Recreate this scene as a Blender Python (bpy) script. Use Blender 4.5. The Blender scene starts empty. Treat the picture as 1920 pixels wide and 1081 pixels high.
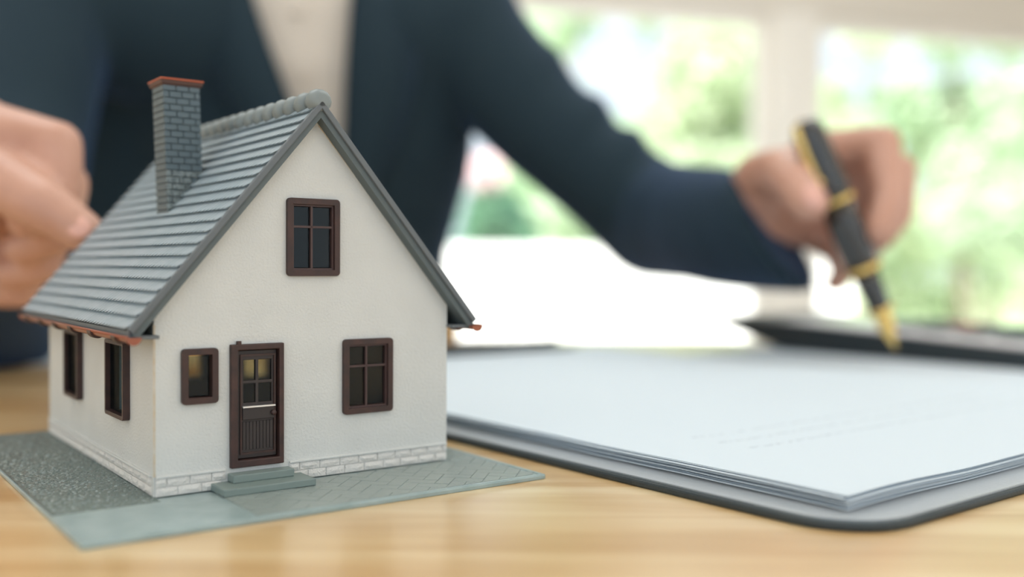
import bpy, bmesh, math, random
from mathutils import Vector, Matrix, Euler, noise
from mathutils.geometry import tessellate_polygon
R = math.radians
random.seed(7)
S = bpy.context.scene
COL = S.collection

# ------------------------------------------------------------------ camera
TABLE = 0.75                       # height of the table top
PLATE = TABLE + 0.0016             # top of the model's base plate
CAM_Z = PLATE + 0.06752
cam_d = bpy.data.cameras.new('camera')
cam = bpy.data.objects.new('camera', cam_d); COL.objects.link(cam)
cam_d.sensor_width = 36.0
FPX = 1871.77
cam_d.lens = FPX / 1920 * 36.0
cam_d.clip_start = 0.01; cam_d.clip_end = 200
cam.location = (0, 0, CAM_Z)
cam.rotation_euler = (1.5487, -0.0058, 0.0)
cam_d.dof.use_dof = True
cam_d.dof.focus_distance = 0.312
cam_d.dof.aperture_fstop = 3.7
cam_d.dof.aperture_blades = 0
S.camera = cam
CAM_M = Matrix.Translation(cam.location) @ Euler(cam.rotation_euler).to_matrix().to_4x4()
CR = Euler(cam.rotation_euler).to_matrix()

# ------------------------------------------------------------------ world, sun, exposure
world = bpy.data.worlds.new('world'); S.world = world
world.use_nodes = True
bg = world.node_tree.nodes['Background']
bg.inputs[0].default_value = (0.80, 0.91, 1.0, 1)
bg.inputs[1].default_value = 0.9
sun_d = bpy.data.lights.new('sun', 'SUN'); sun_d.energy = 10.0; sun_d.angle = R(1.5)
sun_d.color = (1.0, 0.98, 0.95)
sun = bpy.data.objects.new('sun', sun_d); COL.objects.link(sun)
sun.rotation_euler = (R(35), 0, R(-18))
sun.location = (0, -3, 8)
for lx, ly in ((-.9, .9), (.9, .9), (1.0, 3.5)):         # added overhead fill lights, out of view (their frames are built below)
    ld = bpy.data.lights.new('added_fill_light', 'AREA'); ld.shape = 'RECTANGLE'; ld.size = 1.2; ld.size_y = 1.2
    ld.energy = 9; ld.color = (.82, .93, 1.0)
    lo = bpy.data.objects.new('added_fill_light', ld); COL.objects.link(lo); lo.location = (lx, ly, 2.56)
S.view_settings.view_transform = 'Standard'
S.view_settings.look = 'None'
S.view_settings.exposure = 0.62
S.view_settings.gamma = 1.0
S.view_settings.use_curve_mapping = False


# ------------------------------------------------------------------ helpers
def at(px, py, d):
    """world point seen at pixel (px, py) whose depth along world Y is d"""
    v = CR @ Vector(((px - 960) / FPX, -(py - 540.5) / FPX, -1))
    return Vector(cam.location) + v * (d / v.y)


def lin(c):
    return tuple((x / 12.92 if x <= 0.04045 else ((x + 0.055) / 1.055) ** 2.4) for x in c)


def rgb(r, g, b):
    return lin((r / 255, g / 255, b / 255)) + (1,)


def mat(name, col, rough=0.6, metal=0.0, spec=0.5, bump=None, vary=None, coat=0.0, sheen=0.0, trans=0.0):
    """principled material; bump=(scale, strength, distance); vary=(scale, colour2, stretch)"""
    m = bpy.data.materials.new(name); m.use_nodes = True
    nt = m.node_tree; p = nt.nodes['Principled BSDF']
    p.inputs['Base Color'].default_value = col
    p.inputs['Roughness'].default_value = rough
    p.inputs['Metallic'].default_value = metal
    p.inputs['Specular IOR Level'].default_value = spec
    p.inputs['Coat Weight'].default_value = coat
    p.inputs['Sheen Weight'].default_value = sheen
    tc = nt.nodes.new('ShaderNodeTexCoord')
    if vary:
        n = nt.nodes.new('ShaderNodeTexNoise'); n.inputs['Scale'].default_value = vary[0]
        n.inputs['Detail'].default_value = 4
        mp = nt.nodes.new('ShaderNodeMapping')
        if len(vary) > 2: mp.inputs['Scale'].default_value = vary[2]
        nt.links.new(tc.outputs['Object'], mp.inputs[0]); nt.links.new(mp.outputs[0], n.inputs['Vector'])
        r = nt.nodes.new('ShaderNodeValToRGB')
        r.color_ramp.elements[0].position = 0.35; r.color_ramp.elements[1].position = 0.65
        r.color_ramp.elements[0].color = col; r.color_ramp.elements[1].color = vary[1]
        nt.links.new(n.outputs[0], r.inputs[0]); nt.links.new(r.outputs[0], p.inputs['Base Color'])
    if bump:
        n = nt.nodes.new('ShaderNodeTexNoise'); n.inputs['Scale'].default_value = bump[0]
        n.inputs['Detail'].default_value = 3
        b = nt.nodes.new('ShaderNodeBump'); b.inputs['Strength'].default_value = bump[1]
        b.inputs['Distance'].default_value = bump[2]
        nt.links.new(tc.outputs['Object'], n.inputs['Vector'])
        nt.links.new(n.outputs[0], b.inputs['Height']); nt.links.new(b.outputs[0], p.inputs['Normal'])
    return m


def glass_mat(name, tint, gloss=0.08, rough=0.02):
    m = bpy.data.materials.new(name); m.use_nodes = True
    nt = m.node_tree; nt.nodes.clear()
    o = nt.nodes.new('ShaderNodeOutputMaterial')
    t = nt.nodes.new('ShaderNodeBsdfTransparent'); t.inputs[0].default_value = tint
    g = nt.nodes.new('ShaderNodeBsdfGlossy'); g.inputs['Roughness'].default_value = rough
    mx = nt.nodes.new('ShaderNodeMixShader'); mx.inputs[0].default_value = gloss
    nt.links.new(t.outputs[0], mx.inputs[1]); nt.links.new(g.outputs[0], mx.inputs[2])
    nt.links.new(mx.outputs[0], o.inputs[0])
    return m


def leaf_mat(name, c1, c2, scale):
    m = bpy.data.materials.new(name); m.use_nodes = True
    nt = m.node_tree; nt.nodes.clear()
    o = nt.nodes.new('ShaderNodeOutputMaterial')
    tc = nt.nodes.new('ShaderNodeTexCoord')
    n = nt.nodes.new('ShaderNodeTexNoise'); n.inputs['Scale'].default_value = scale
    r = nt.nodes.new('ShaderNodeValToRGB')
    r.color_ramp.elements[0].position = 0.38; r.color_ramp.elements[1].position = 0.62
    r.color_ramp.elements[0].color = c1; r.color_ramp.elements[1].color = c2
    d = nt.nodes.new('ShaderNodeBsdfDiffuse'); t = nt.nodes.new('ShaderNodeBsdfTranslucent')
    mx = nt.nodes.new('ShaderNodeMixShader'); mx.inputs[0].default_value = 0.45
    nt.links.new(tc.outputs['Object'], n.inputs['Vector']); nt.links.new(n.outputs[0], r.inputs[0])
    nt.links.new(r.outputs[0], d.inputs[0]); nt.links.new(r.outputs[0], t.inputs[0])
    nt.links.new(d.outputs[0], mx.inputs[1]); nt.links.new(t.outputs[0], mx.inputs[2])
    nt.links.new(mx.outputs[0], o.inputs[0])
    return m


class MB:
    """collects shapes, builds one mesh object"""
    def __init__(s): s.v = []; s.f = []

    def add(s, vs, fs):
        o = len(s.v); s.v += [tuple(v) for v in vs]; s.f += [tuple(i + o for i in f) for f in fs]; return s

    def box(s, a, b, m=None):
        x0, y0, z0 = a; x1, y1, z1 = b
        vs = [Vector(p) for p in ((x0,y0,z0),(x1,y0,z0),(x1,y1,z0),(x0,y1,z0),(x0,y0,z1),(x1,y0,z1),(x1,y1,z1),(x0,y1,z1))]
        if m: vs = [m @ v for v in vs]
        return s.add(vs, [(0,3,2,1),(4,5,6,7),(0,1,5,4),(1,2,6,5),(2,3,7,6),(3,0,4,7)])

    def prism(s, poly, fn0, fn1):
        """poly in 2-D, fn0/fn1 map a 2-D point to the two end caps"""
        n = len(poly)
        vs = [fn0(p) for p in poly] + [fn1(p) for p in poly]
        return s.add(vs, [tuple(range(n))[::-1], tuple(range(n, 2 * n))] + [(i, (i + 1) % n, n + (i + 1) % n, n + i) for i in range(n)])

    def loft(s, rings, cap=True):
        n = len(rings[0]); o = len(s.v)
        for r in rings: s.v += [tuple(p) for p in r]
        for k in range(len(rings) - 1):
            for i in range(n):
                j = (i + 1) % n
                s.f.append((o + k*n + i, o + k*n + j, o + (k+1)*n + j, o + (k+1)*n + i))
        if cap:
            s.f.append(tuple(o + i for i in range(n))[::-1]); e = o + (len(rings)-1)*n
            s.f.append(tuple(e + i for i in range(n)))
        return s

    def ring(s, c, nrm, rx, ry=None, up=None, n=20):
        nrm = Vector(nrm).normalized(); up = Vector(up or ((0,0,1) if abs(nrm.z) < .9 else (0,1,0)))
        a = up.cross(nrm).normalized(); b = nrm.cross(a); ry = ry or rx
        return [Vector(c) + a*rx*math.cos(t) + b*ry*math.sin(t) for t in [2*math.pi*i/n for i in range(n)]]

    def tube(s, pts, rs, n=16, cap=True):
        pts = [Vector(p) for p in pts]
        if not hasattr(rs, '__len__'): rs = [rs]*len(pts)
        rings = []; up = None
        for i, p in enumerate(pts):
            t = (pts[min(i+1, len(pts)-1)] - pts[max(i-1, 0)]).normalized()
            rings.append(s.ring(p, t, rs[i], n=n))
        return s.loft(rings, cap)

    def sphere(s, c, r, nu=16, nv=10, sc=(1,1,1)):
        c = Vector(c); vs = [c + Vector((0,0,r*sc[2]))]
        for j in range(1, nv):
            p = math.pi*j/nv
            for i in range(nu):
                t = 2*math.pi*i/nu
                vs.append(c + Vector((r*sc[0]*math.sin(p)*math.cos(t), r*sc[1]*math.sin(p)*math.sin(t), r*sc[2]*math.cos(p))))
        vs.append(c - Vector((0,0,r*sc[2]))); fs = []
        for i in range(nu): fs.append((0, 1+i, 1+(i+1)%nu))
        for j in range(nv-2):
            for i in range(nu):
                a = 1+j*nu+i; b = 1+j*nu+(i+1)%nu; fs.append((a, a+nu, b+nu, b))
        l = len(vs)-1; b0 = 1+(nv-2)*nu
        for i in range(nu): fs.append((l, b0+(i+1)%nu, b0+i))
        return s.add(vs, fs)

    def cone(s, a, b, ra, rb):
        """tapered capsule between two joints"""
        a = Vector(a); b = Vector(b)
        s.sphere(a, ra); s.sphere(b, rb)
        d = b - a
        if d.length > 1e-4: s.loft([s.ring(a, d, ra*.995), s.ring(b, d, rb*.995)])
        return s

    def chain(s, pts, rs):
        for i in range(len(pts)-1): s.cone(pts[i], pts[i+1], rs[i], rs[i+1])
        return s

    def mesh(s, name, m=None, smooth=False):
        me = bpy.data.meshes.new(name); me.from_pydata(s.v, [], s.f)
        bm = bmesh.new(); bm.from_mesh(me)
        bmesh.ops.recalc_face_normals(bm, faces=bm.faces); bm.to_mesh(me); bm.free()
        if m: me.materials.append(m)
        if smooth: me.polygons.foreach_set('use_smooth', [True]*len(me.polygons))
        me.update(); return me

    def build(s, name, m, parent=None, smooth=False, bevel=0, loc=None, seg=2):
        o = bpy.data.objects.new(name, s.mesh(name, m, smooth)); COL.objects.link(o)
        if parent: o.parent = parent
        if loc is not None: o.location = loc
        if bevel:
            b = o.modifiers.new('bevel', 'BEVEL'); b.width = bevel; b.segments = seg; b.limit_method = 'ANGLE'
            b.harden_normals = False
        return o


def link(name, me, parent=None):
    o = bpy.data.objects.new(name, me); COL.objects.link(o)
    if parent: o.parent = parent
    return o


def tag(o, label=None, cat=None, group=None, kind=None):
    if label: o['label'] = label
    if cat: o['category'] = cat
    if group: o['group'] = group
    if kind: o['kind'] = kind
    return o


def empty(name, loc, rz=0):
    o = bpy.data.objects.new(name, None); COL.objects.link(o)
    o.location = loc; o.rotation_euler = (0, 0, rz); o.empty_display_size = .02; return o


def struct(o): o['kind'] = 'structure'; return o


def remeshed(mb, name, m, parent, voxel, smooth=6, origin=(0,0,0)):
    """union of overlapping closed shapes as one continuous skin"""
    o = bpy.data.objects.new(name, mb.mesh(name)); COL.objects.link(o)
    r = o.modifiers.new('r', 'REMESH'); r.mode = 'VOXEL'; r.voxel_size = voxel; r.use_smooth_shade = True
    sm = o.modifiers.new('s', 'SMOOTH'); sm.factor = .5; sm.iterations = smooth
    dg = bpy.context.evaluated_depsgraph_get()
    me = bpy.data.meshes.new_from_object(o.evaluated_get(dg)); me.name = name
    o.modifiers.clear(); o.data = me; me.materials.clear(); me.materials.append(m)
    if parent:
        o.parent = parent; o.matrix_parent_inverse = Matrix.Translation(-Vector(parent.location)) if parent.location.length else Matrix()
    return o


# ------------------------------------------------------------------ materials
M = {}
M['wall_white'] = mat('white_stucco_plastic', rgb(208, 209, 206), .55, bump=(1250, .75, .00033), vary=(60, rgb(213, 214, 211)))
M['white_stone'] = mat('white_moulded_stone', rgb(224, 221, 216), .55, bump=(1900, 1.0, .0004))
M['glue'] = mat('amber_dried_glue', rgb(196, 176, 146), .4, vary=(260, rgb(206, 200, 188)))
M['inside'] = mat('painted_shade_inside', rgb(22, 38, 44), .9, spec=.1)  # dark colour stands in for the shade indoors
M['roof_grey'] = mat('grey_roof_plastic', rgb(148, 163, 171), .4, vary=(150, rgb(157, 170, 178)), bump=(3000, .15, .0001))
M['ridge'] = mat('grey_ridge_plastic', rgb(128, 136, 136), .4)
M['verge_grey'] = mat('grey_verge_plastic', rgb(100, 106, 110), .5)
M['soffit'] = mat('dark_grey_soffit_plastic', rgb(92, 102, 104), .6)
M['brick'] = mat('grey_brick_plastic', rgb(88, 102, 108), .5, bump=(2500, .3, .0001))
M['brick_worn'] = mat('grey_brick_with_pale_edges', rgb(88, 98, 100), .5, vary=(700, rgb(134, 144, 144)), bump=(2500, .3, .0001))
M['mortar'] = mat('dark_mortar', rgb(66, 76, 78), .7)
M['cap'] = mat('terracotta_orange', rgb(196, 92, 52), .4)
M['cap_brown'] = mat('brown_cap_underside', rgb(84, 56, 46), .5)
M['copper'] = mat('copper_paint', rgb(150, 88, 66), .35, metal=.35)
M['bracket'] = mat('dark_brown_bracket', rgb(66, 44, 38), .5)
M['frame'] = mat('dark_brown_plastic', rgb(54, 37, 34), .5, vary=(260, rgb(68, 44, 39)), bump=(1800, .3, .00015))
M['muntin'] = mat('brown_muntin_plastic', rgb(74, 54, 52), .5)
M['door'] = mat('very_dark_brown_plastic', rgb(48, 40, 39), .45)
M['silver_glint'] = mat('painted_glint_strip', rgb(225, 222, 218), .25, metal=.6)  # bright colour stands for a glint on the letter ledge
M['pane'] = glass_mat('smoked_window_pane', (.60, .70, .73, 1), .022, .1)
M['amber'] = glass_mat('warm_light_tint_pane', (1.0, .72, .42, 1), .03, .1)  # warm tint imitates yellowish light showing through the house
M['plate'] = mat('grey_plate_plastic', rgb(140, 158, 158), .28, bump=(420, .4, .0003), vary=(110, rgb(156, 172, 172)))
M['paver'] = mat('grey_paver_plastic', rgb(142, 152, 148), .33, bump=(900, .5, .00035))
M['gravel'] = mat('rough_grey_ground_plastic', rgb(112, 124, 120), .22, bump=(1400, .6, .0003))
M['step'] = mat('grey_step_plastic', rgb(124, 138, 134), .4)


def wood_mat():
    m = bpy.data.materials.new('pale_oak_table'); m.use_nodes = True
    nt = m.node_tree; p = nt.nodes['Principled BSDF']
    tc = nt.nodes.new('ShaderNodeTexCoord')
    mp = nt.nodes.new('ShaderNodeMapping'); mp.inputs['Scale'].default_value = (2.2, 26, 26)
    mp.inputs['Rotation'].default_value = (0, 0, R(-7))
    n = nt.nodes.new('ShaderNodeTexNoise'); n.inputs['Scale'].default_value = 2.6; n.inputs['Detail'].default_value = 6
    n.inputs['Distortion'].default_value = .6
    r = nt.nodes.new('ShaderNodeValToRGB')
    e = r.color_ramp.elements
    e[0].position = .3; e[0].color = rgb(192, 150, 94)
    e[1].position = .72; e[1].color = rgb(230, 205, 162)
    k = e.new(.5); k.color = rgb(213, 179, 128)
    p.inputs['Roughness'].default_value = .3
    p.inputs['Specular IOR Level'].default_value = .8
    p.inputs['Coat Weight'].default_value = .6; p.inputs['Coat Roughness'].default_value = .22
    nt.links.new(tc.outputs['Object'], mp.inputs[0]); nt.links.new(mp.outputs[0], n.inputs['Vector'])
    nt.links.new(n.outputs[0], r.inputs[0]); nt.links.new(r.outputs[0], p.inputs['Base Color'])
    b = nt.nodes.new('ShaderNodeBump'); b.inputs['Strength'].default_value = .08; b.inputs['Distance'].default_value = .0004
    nt.links.new(n.outputs[0], b.inputs['Height']); nt.links.new(b.outputs[0], p.inputs['Normal'])
    return m


M['wood'] = wood_mat()
M['table_leg'] = mat('dark_table_leg', rgb(90, 80, 70), .5)
M['paper'] = mat('white_paper', rgb(206, 216, 224), .75, spec=.2)
M['pad'] = mat('leatherette_painted_sheen', rgb(70, 84, 92), .42, spec=1.0, bump=(1500, .5, .0003), coat=.3, sheen=1.0)  # lightened base and sheen imitate window reflection on the black face
M['pad_edge'] = mat('dark_leatherette_edge', rgb(44, 54, 58), .5, bump=(1500, .4, .0003))
M['clip'] = mat('blackened_metal_clip', rgb(60, 66, 70), .3, metal=.7)
M['kraft'] = mat('tan_cardboard', rgb(196, 166, 128), .8)
M['kraft_lid'] = mat('tan_cardboard_lid', rgb(186, 152, 106), .8)
M['calc_black'] = mat('black_calculator_plastic', rgb(40, 50, 55), .4)
M['calc_silver'] = mat('silver_calculator_plate', rgb(222, 218, 222), .4)
M['lcd'] = mat('green_grey_display', rgb(150, 176, 160), .15)
M['key'] = mat('dark_green_grey_key', rgb(72, 88, 86), .4)
M['key_red'] = mat('red_key', rgb(176, 84, 76), .4)
M['pen_black'] = mat('glossy_black_resin', rgb(40, 38, 36), .15, coat=.6)
M['gold'] = mat('polished_gold', rgb(240, 206, 130), .2, metal=1.0)
M['skin'] = mat('skin', rgb(190, 140, 118), .42, vary=(22, rgb(206, 158, 138)), bump=(350, .12, .0006))
M['nail'] = mat('finger_nail', rgb(226, 172, 156), .25)
M['suit'] = mat('navy_suit_cloth', rgb(37, 52, 60), .85, spec=.2, sheen=.22, bump=(420, .2, .0006))
_p = M['suit'].node_tree.nodes['Principled BSDF']; _p.inputs['Sheen Tint'].default_value = (.25, .42, 1, 1); _p.inputs['Sheen Roughness'].default_value = .4
M['shirt'] = mat('cream_shirt_cloth', rgb(214, 202, 188), .85, spec=.2, bump=(300, .15, .0008))
M['trousers'] = mat('dark_trouser_cloth', rgb(40, 46, 54), .9, spec=.2)
M['shoe'] = mat('black_shoe_leather', rgb(30, 30, 32), .4)
M['hair'] = mat('dark_hair', rgb(44, 34, 28), .5)
M['eye'] = mat('dark_eye', rgb(40, 28, 22), .2)
M['floor'] = mat('pale_grey_floor', rgb(196, 192, 186), .5, vary=(3, rgb(204, 200, 194)))
M['plaster'] = mat('warm_white_plaster', rgb(236, 226, 214), .8, bump=(120, .1, .001))
M['post'] = mat('cream_painted_frame', rgb(250, 242, 232), .5)
M['clear'] = glass_mat('clear_window_glass', (.97, .98, .98, 1), .04, .0)
M['terrace'] = mat('pale_terrace_paving', rgb(224, 222, 216), .8)
M['parapet'] = mat('white_garden_wall', rgb(245, 244, 240), .8, bump=(40, .2, .004))
M['lawn'] = mat('lawn', rgb(168, 188, 142), .9, vary=(5, rgb(190, 204, 166)))
M['bark'] = mat('brown_bark', rgb(150, 138, 120), .9, bump=(30, .5, .01))
M['leaf_a'] = leaf_mat('light_green_leaf', rgb(182, 204, 168), rgb(216, 228, 206), 3)
M['leaf_b'] = leaf_mat('yellow_green_leaf', rgb(196, 210, 174), rgb(224, 232, 208), 3)
M['leaf_c'] = leaf_mat('blue_green_leaf', rgb(92, 142, 112), rgb(138, 178, 140), 3)
M['blossom'] = mat('pale_pink_petal', rgb(244, 214, 216), .7)
M['added_panel'] = mat('added_panel_diffuser', rgb(255, 250, 240), .5)

# ================================================================== SETTING
WA = R(15); WD = Vector((math.cos(WA), math.sin(WA), 0)); WN = Vector((-math.sin(WA), math.cos(WA), 0))
W0 = Vector((1.42, 5.04, 0))


def wm():  # wall frame: X along the window wall, Y outwards, origin at the visible post
    m = Matrix.Identity(4); m.col[0][:3] = WD; m.col[1][:3] = WN; m.translation = W0; return m


WM = wm()


def wbox(mb, s0, s1, y0, y1, z0, z1): return mb.box((s0, y0, z0), (s1, y1, z1), WM)


struct(MB().prism([(-3.4,-1.8),(4.2,-1.8),(4.2,5.78),(-3.4,3.75)], lambda p: (p[0],p[1],-.1), lambda p: (p[0],p[1],0)).build('floor', M['floor']))
struct(MB().prism([(-3.4,-1.8),(4.2,-1.8),(4.2,5.78),(-3.4,3.75)], lambda p: (p[0],p[1],2.62), lambda p: (p[0],p[1],2.74)).build('ceiling', M['plaster']))
struct(wbox(MB(), -5.2, 2.9, 0, .2, 2.1, 2.62).build('wall_back', M['plaster']))
struct(MB().box((-3.5,-1.8,0),(-3.35,3.76,2.62)).build('wall_left', M['plaster']))
wr = MB(); holes_panel_right = [(-1.8, 5.78, 0, .85), (-1.8, 5.78, 2.15, 2.62), (-1.8, -.9, .85, 2.15), (3.6, 5.78, .85, 2.15)]
for y0, y1, z0, z1 in holes_panel_right: wr.box((4.15, y0, z0), (4.3, y1, z1))
struct(wr.build('wall_right', M['plaster']))
fr = MB()
for y0, y1, z0, z1 in ((-.9, 3.6, .85, .91), (-.9, 3.6, 2.09, 2.15), (-.9, -.84, .91, 2.09), (3.54, 3.6, .91, 2.09), (1.32, 1.38, .91, 2.09)): fr.box((4.19, y0, z0), (4.26, y1, z1))
w4 = struct(fr.build('window_4', M['post'], bevel=.004))  # unseen side window, added to bring in light from the right
for y0, y1 in ((-.84, 1.32), (1.38, 3.54)): MB().box((4.22, y0, .91), (4.228, y1, 2.09)).build('pane', M['clear'], w4)
posts = [-5.15, -2.55, 0.0, 2.6]
for i, s in enumerate(posts):
    struct(wbox(MB(), s-.125, s+.125, -.03, .2, 0, 2.1).build('trim_%d' % (i+1), M['post'], bevel=.01))
for i in range(3):
    a, b = posts[i]+.125, posts[i+1]-.125
    fr = MB(); wbox(fr, a, b, .05, .12, 2.03, 2.1); wbox(fr, a, b, .05, .12, 0, .08)
    wbox(fr, a, a+.06, .05, .12, .08, 2.03); wbox(fr, b-.06, b, .05, .12, .08, 2.03)
    w = struct(fr.build('window_%d' % (i+1), M['post'], bevel=.004))
    p = wbox(MB(), a+.06, b-.06, .08, .088, .08, 2.03).build('pane', M['clear'], w)
struct(MB().box((-30,3.0,-.14),(34,60,-.1)).build('lawn_ground', M['lawn']))
struct(wbox(MB(), -9, 9, .2, 2.7, -.1, -.02).build('terrace', M['terrace']))
struct(wbox(MB(), -10, 2.15, 2.7, 2.95, -.1, .965).build('garden_wall', M['parapet'], bevel=.02))

for lx, ly, nm_ in ((-.9, .9, 'above the model house side of the table'), (.9, .9, 'above the clipboard side of the table'), (1.0, 3.5, 'nearest the garden window')):
    cl_ = tag(empty('added_ceiling_light', (lx, ly, 2.6)), 'added square white ceiling fill light %s' % nm_, 'light', 'added ceiling lights')
    g = MB(); g.box((-.66,-.66,-.03),(.66,-.61,.02)); g.box((-.66,.61,-.03),(.66,.66,.02)); g.box((-.66,-.61,-.03),(-.61,.61,.02)); g.box((.61,-.61,-.03),(.66,.61,.02))
    g.build('added_light_frame', M['plaster'], cl_, bevel=.004)  # frame around the added fill light

# ================================================================== TABLE
tb = tag(empty('table', (0.1, .3, 0)), 'pale oak table whose top fills the foreground under the model house', 'table')
MB().box((-1.1,-.68,TABLE-.03),(1.1,.65,TABLE)).build('table_top', M['wood'], tb, bevel=.002)
for sx in (-1, 1):
    for y in (-.6, .57):
        MB().box((sx*1.02-.03,y-.03,0),(sx*1.02+.03,y+.03,TABLE-.03)).build('leg', M['table_leg'], tb, bevel=.004)

# ================================================================== MODEL HOUSE (units of 0.1 m in its own frame)
U = .1
HX, HY, HR = -.1030, .2877, .6359
house = tag(empty('model_house', (HX, HY, PLATE), HR),
            'white toy model house with grey tiled roof and brown windows on the table', 'model house')
L = 1.375; EA = .5666; APX = 1.143


def hv(x, y, z): return Vector((x*U, y*U, z*U))


def holes_panel(mb, outer, holes, fn, th):
    """flat panel with openings, thickness th along fn's third argument"""
    loops = [[Vector((a, b, 0)) for a, b in outer]] + [[Vector((a, b, 0)) for a, b in h] for h in holes]
    flat = [v for l in loops for v in l]; n = len(flat)
    tris = tessellate_polygon(loops)
    vs = [fn(v.x, v.y, 0) for v in flat] + [fn(v.x, v.y, th) for v in flat]
    fs = [tuple(t) for t in tris] + [tuple(n + i for i in t)[::-1] for t in tris]
    o = 0
    for l in loops:
        k = len(l)
        for i in range(k): fs.append((o+i, o+(i+1) % k, n+o+(i+1) % k, n+o+i))
        o += k
    mb.add(vs, fs); return mb


def rect(a, b, c, d): return [(a, c), (b, c), (b, d), (a, d)]


FW = {'small': (.0745, .184, .2630, .4275), 'door': (.2215, .3915, .0600, .4345),
      'right': (.5975, .7795, .1910, .4355), 'upper': (.4030, .5830, .6410, .8855)}
gable = [(0, 0), (1, 0), (1, EA), (.5, APX), (0, EA)]


def hole(r, e=.011): return rect(r[0]+e, r[1]-e, r[2]+e, r[3]-e)


wm_ = MB()
holes_panel(wm_, gable, [hole(FW['small']), hole(FW['door']), hole(FW['right']), hole(FW['upper'])], lambda a, b, t: hv(a, t, b), .03)
fw = wm_.build('front_wall', M['wall_white'], house)
BW = [(.540, .600, .195, .30), (.795, .900, .18, .27)]
holes_panel(MB(), gable, [hole(r, .0) for r in BW], lambda a, b, t: hv(a, L-t, b), .03).build('back_wall', M['wall_white'], house)
SW = [(.2500, .4630, .1910, .4350), (.8320, 1.0400, .1910, .4350)]
holes_panel(MB(), rect(.03, L-.03, 0, EA), [hole(r) for r in SW], lambda a, b, t: hv(t, a, b), .03).build('side_wall', M['wall_white'], house)
MB().box(hv(.97, .03, 0), hv(1, L-.03, EA)).build('side_wall', M['wall_white'], house)
for r in BW: MB().box(hv(r[0]-.002, L-.02, r[2]-.002), hv(r[1]+.002, L-.016, r[3]+.002)).build('back_pane', M['amber'], house)
# dark box added as painted shade behind the gable window
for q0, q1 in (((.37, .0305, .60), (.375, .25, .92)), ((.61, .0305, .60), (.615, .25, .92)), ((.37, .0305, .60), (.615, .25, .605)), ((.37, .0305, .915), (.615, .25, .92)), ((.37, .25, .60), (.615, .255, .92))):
    MB().box(hv(*q0), hv(*q1)).build('shade_lining', M['inside'], house)
# corner strip
MB().box(hv(-.0035, .0, 0), hv(.0, .024, EA-.03)).build('corner_strip', M['wall_white'], house, bevel=.0002)
# dried amber glue in the corner joint and under the verges
MB().box(hv(-.0045, -.0012, .06), hv(.0015, .002, .50)).build('glue_seam', M['glue'], house)
for sd in (-1, 1):
    g = MB(); q = [(.5 + sd*.012, APX - .016), (.5 + sd*.49, EA + .008), (.5 + sd*.49, EA - .002), (.5 + sd*.012, APX - .026)]
    g.prism(q, lambda p: hv(p[0], -.0012, p[1]), lambda p: hv(p[0], .002, p[1])).build('glue_seam', M['glue'], house)
# inner lining, its dark colour stands in for shade inside the shell
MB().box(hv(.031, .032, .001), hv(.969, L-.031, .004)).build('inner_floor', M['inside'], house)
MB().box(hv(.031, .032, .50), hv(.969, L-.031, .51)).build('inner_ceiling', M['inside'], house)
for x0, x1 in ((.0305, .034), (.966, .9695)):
    if x0 > .5: MB().box(hv(x0, .032, .004), hv(x1, L-.031, .5)).build('shade_lining', M['inside'], house)
    else: holes_panel(MB(), rect(.032, L-.031, .004, .5), [hole(r, -.004) for r in SW], lambda a, b, t: hv(x0+t, a, b), .0035).build('shade_lining', M['inside'], house)
holes_panel(MB(), rect(.035, .965, .004, .5), [hole(r, -.01) for r in BW], lambda a, b, t: hv(a, L-.0305-t, b), .0035).build('shade_lining', M['inside'], house)


def rr(a, b, c, d, r, k=4):
    out = []
    for cx, cy, s in ((b-r, d-r, 0), (a+r, d-r, 90), (a+r, c+r, 180), (b-r, c+r, 270)):
        for i in range(k+1):
            t = R(s + 90*i/k); out.append((cx + r*math.cos(t), cy + r*math.sin(t)))
    return out


def window(r, fn, name='window', fw_=.019, muntins=True, proud=.014, pane_out=-.006):
    """brown moulded window frame with sash, muntins and smoked panes; fn(a, b, out)"""
    a, b, c, d = r
    fr = MB(); holes_panel(fr, rr(a, b, c, d, .012), [rect(a+fw_, b-fw_, c+fw_, d-fw_)], lambda p, q, t: fn(p, q, proud - t), proud + .022)
    w = fr.build(name, M['frame'], house, bevel=.0003)
    ia, ib, ic, idd = a+fw_, b-fw_, c+fw_, d-fw_
    sh = MB(); holes_panel(sh, rect(ia-.001, ib+.001, ic-.001, idd+.001), [rect(ia+.006, ib-.006, ic+.006, idd-.006)], lambda p, q, t: fn(p, q, .004 - t), .018)
    if muntins: sh.build('sash', M['muntin'], w)
    if muntins:
        mx = ia + (ib-ia)*.47; mz = ic + (idd-ic)*.66
        g = MB()
        for (p0, p1, q0, q1) in ((mx-.0034, mx+.0034, ic+.006, idd-.006), (ia+.006, ib-.006, mz-.0034, mz+.0034)):
            g = MB(); g.prism(rect(p0, p1, q0, q1), lambda p: fn(p[0], p[1], .003), lambda p: fn(p[0], p[1], -.012)); g.build('muntin', M['muntin'], w)
        cells = [(ia+.008, mx, ic+.008, mz), (mx, ib-.008, ic+.008, mz), (ia+.008, mx, mz, idd-.008), (mx, ib-.008, mz, idd-.008)]
    else:
        cells = [(ia+.004, ib-.004, ic+.004, idd-.004)]
    for q in cells:
        MB().prism(rect(*q), lambda p: fn(p[0], p[1], pane_out), lambda p: fn(p[0], p[1], pane_out-.002)).build('pane', M['pane'], w)
    return w


ff = lambda a, b, o: hv(a, -o, b)
fs_ = lambda a, b, o: hv(-o, a, b)
window(FW['small'], ff, muntins=False)
window(FW['right'], ff)
window(FW['upper'], ff)
for r in SW: window(r, fs_, muntins=False, proud=.022, fw_=.013, pane_out=.008)

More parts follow.
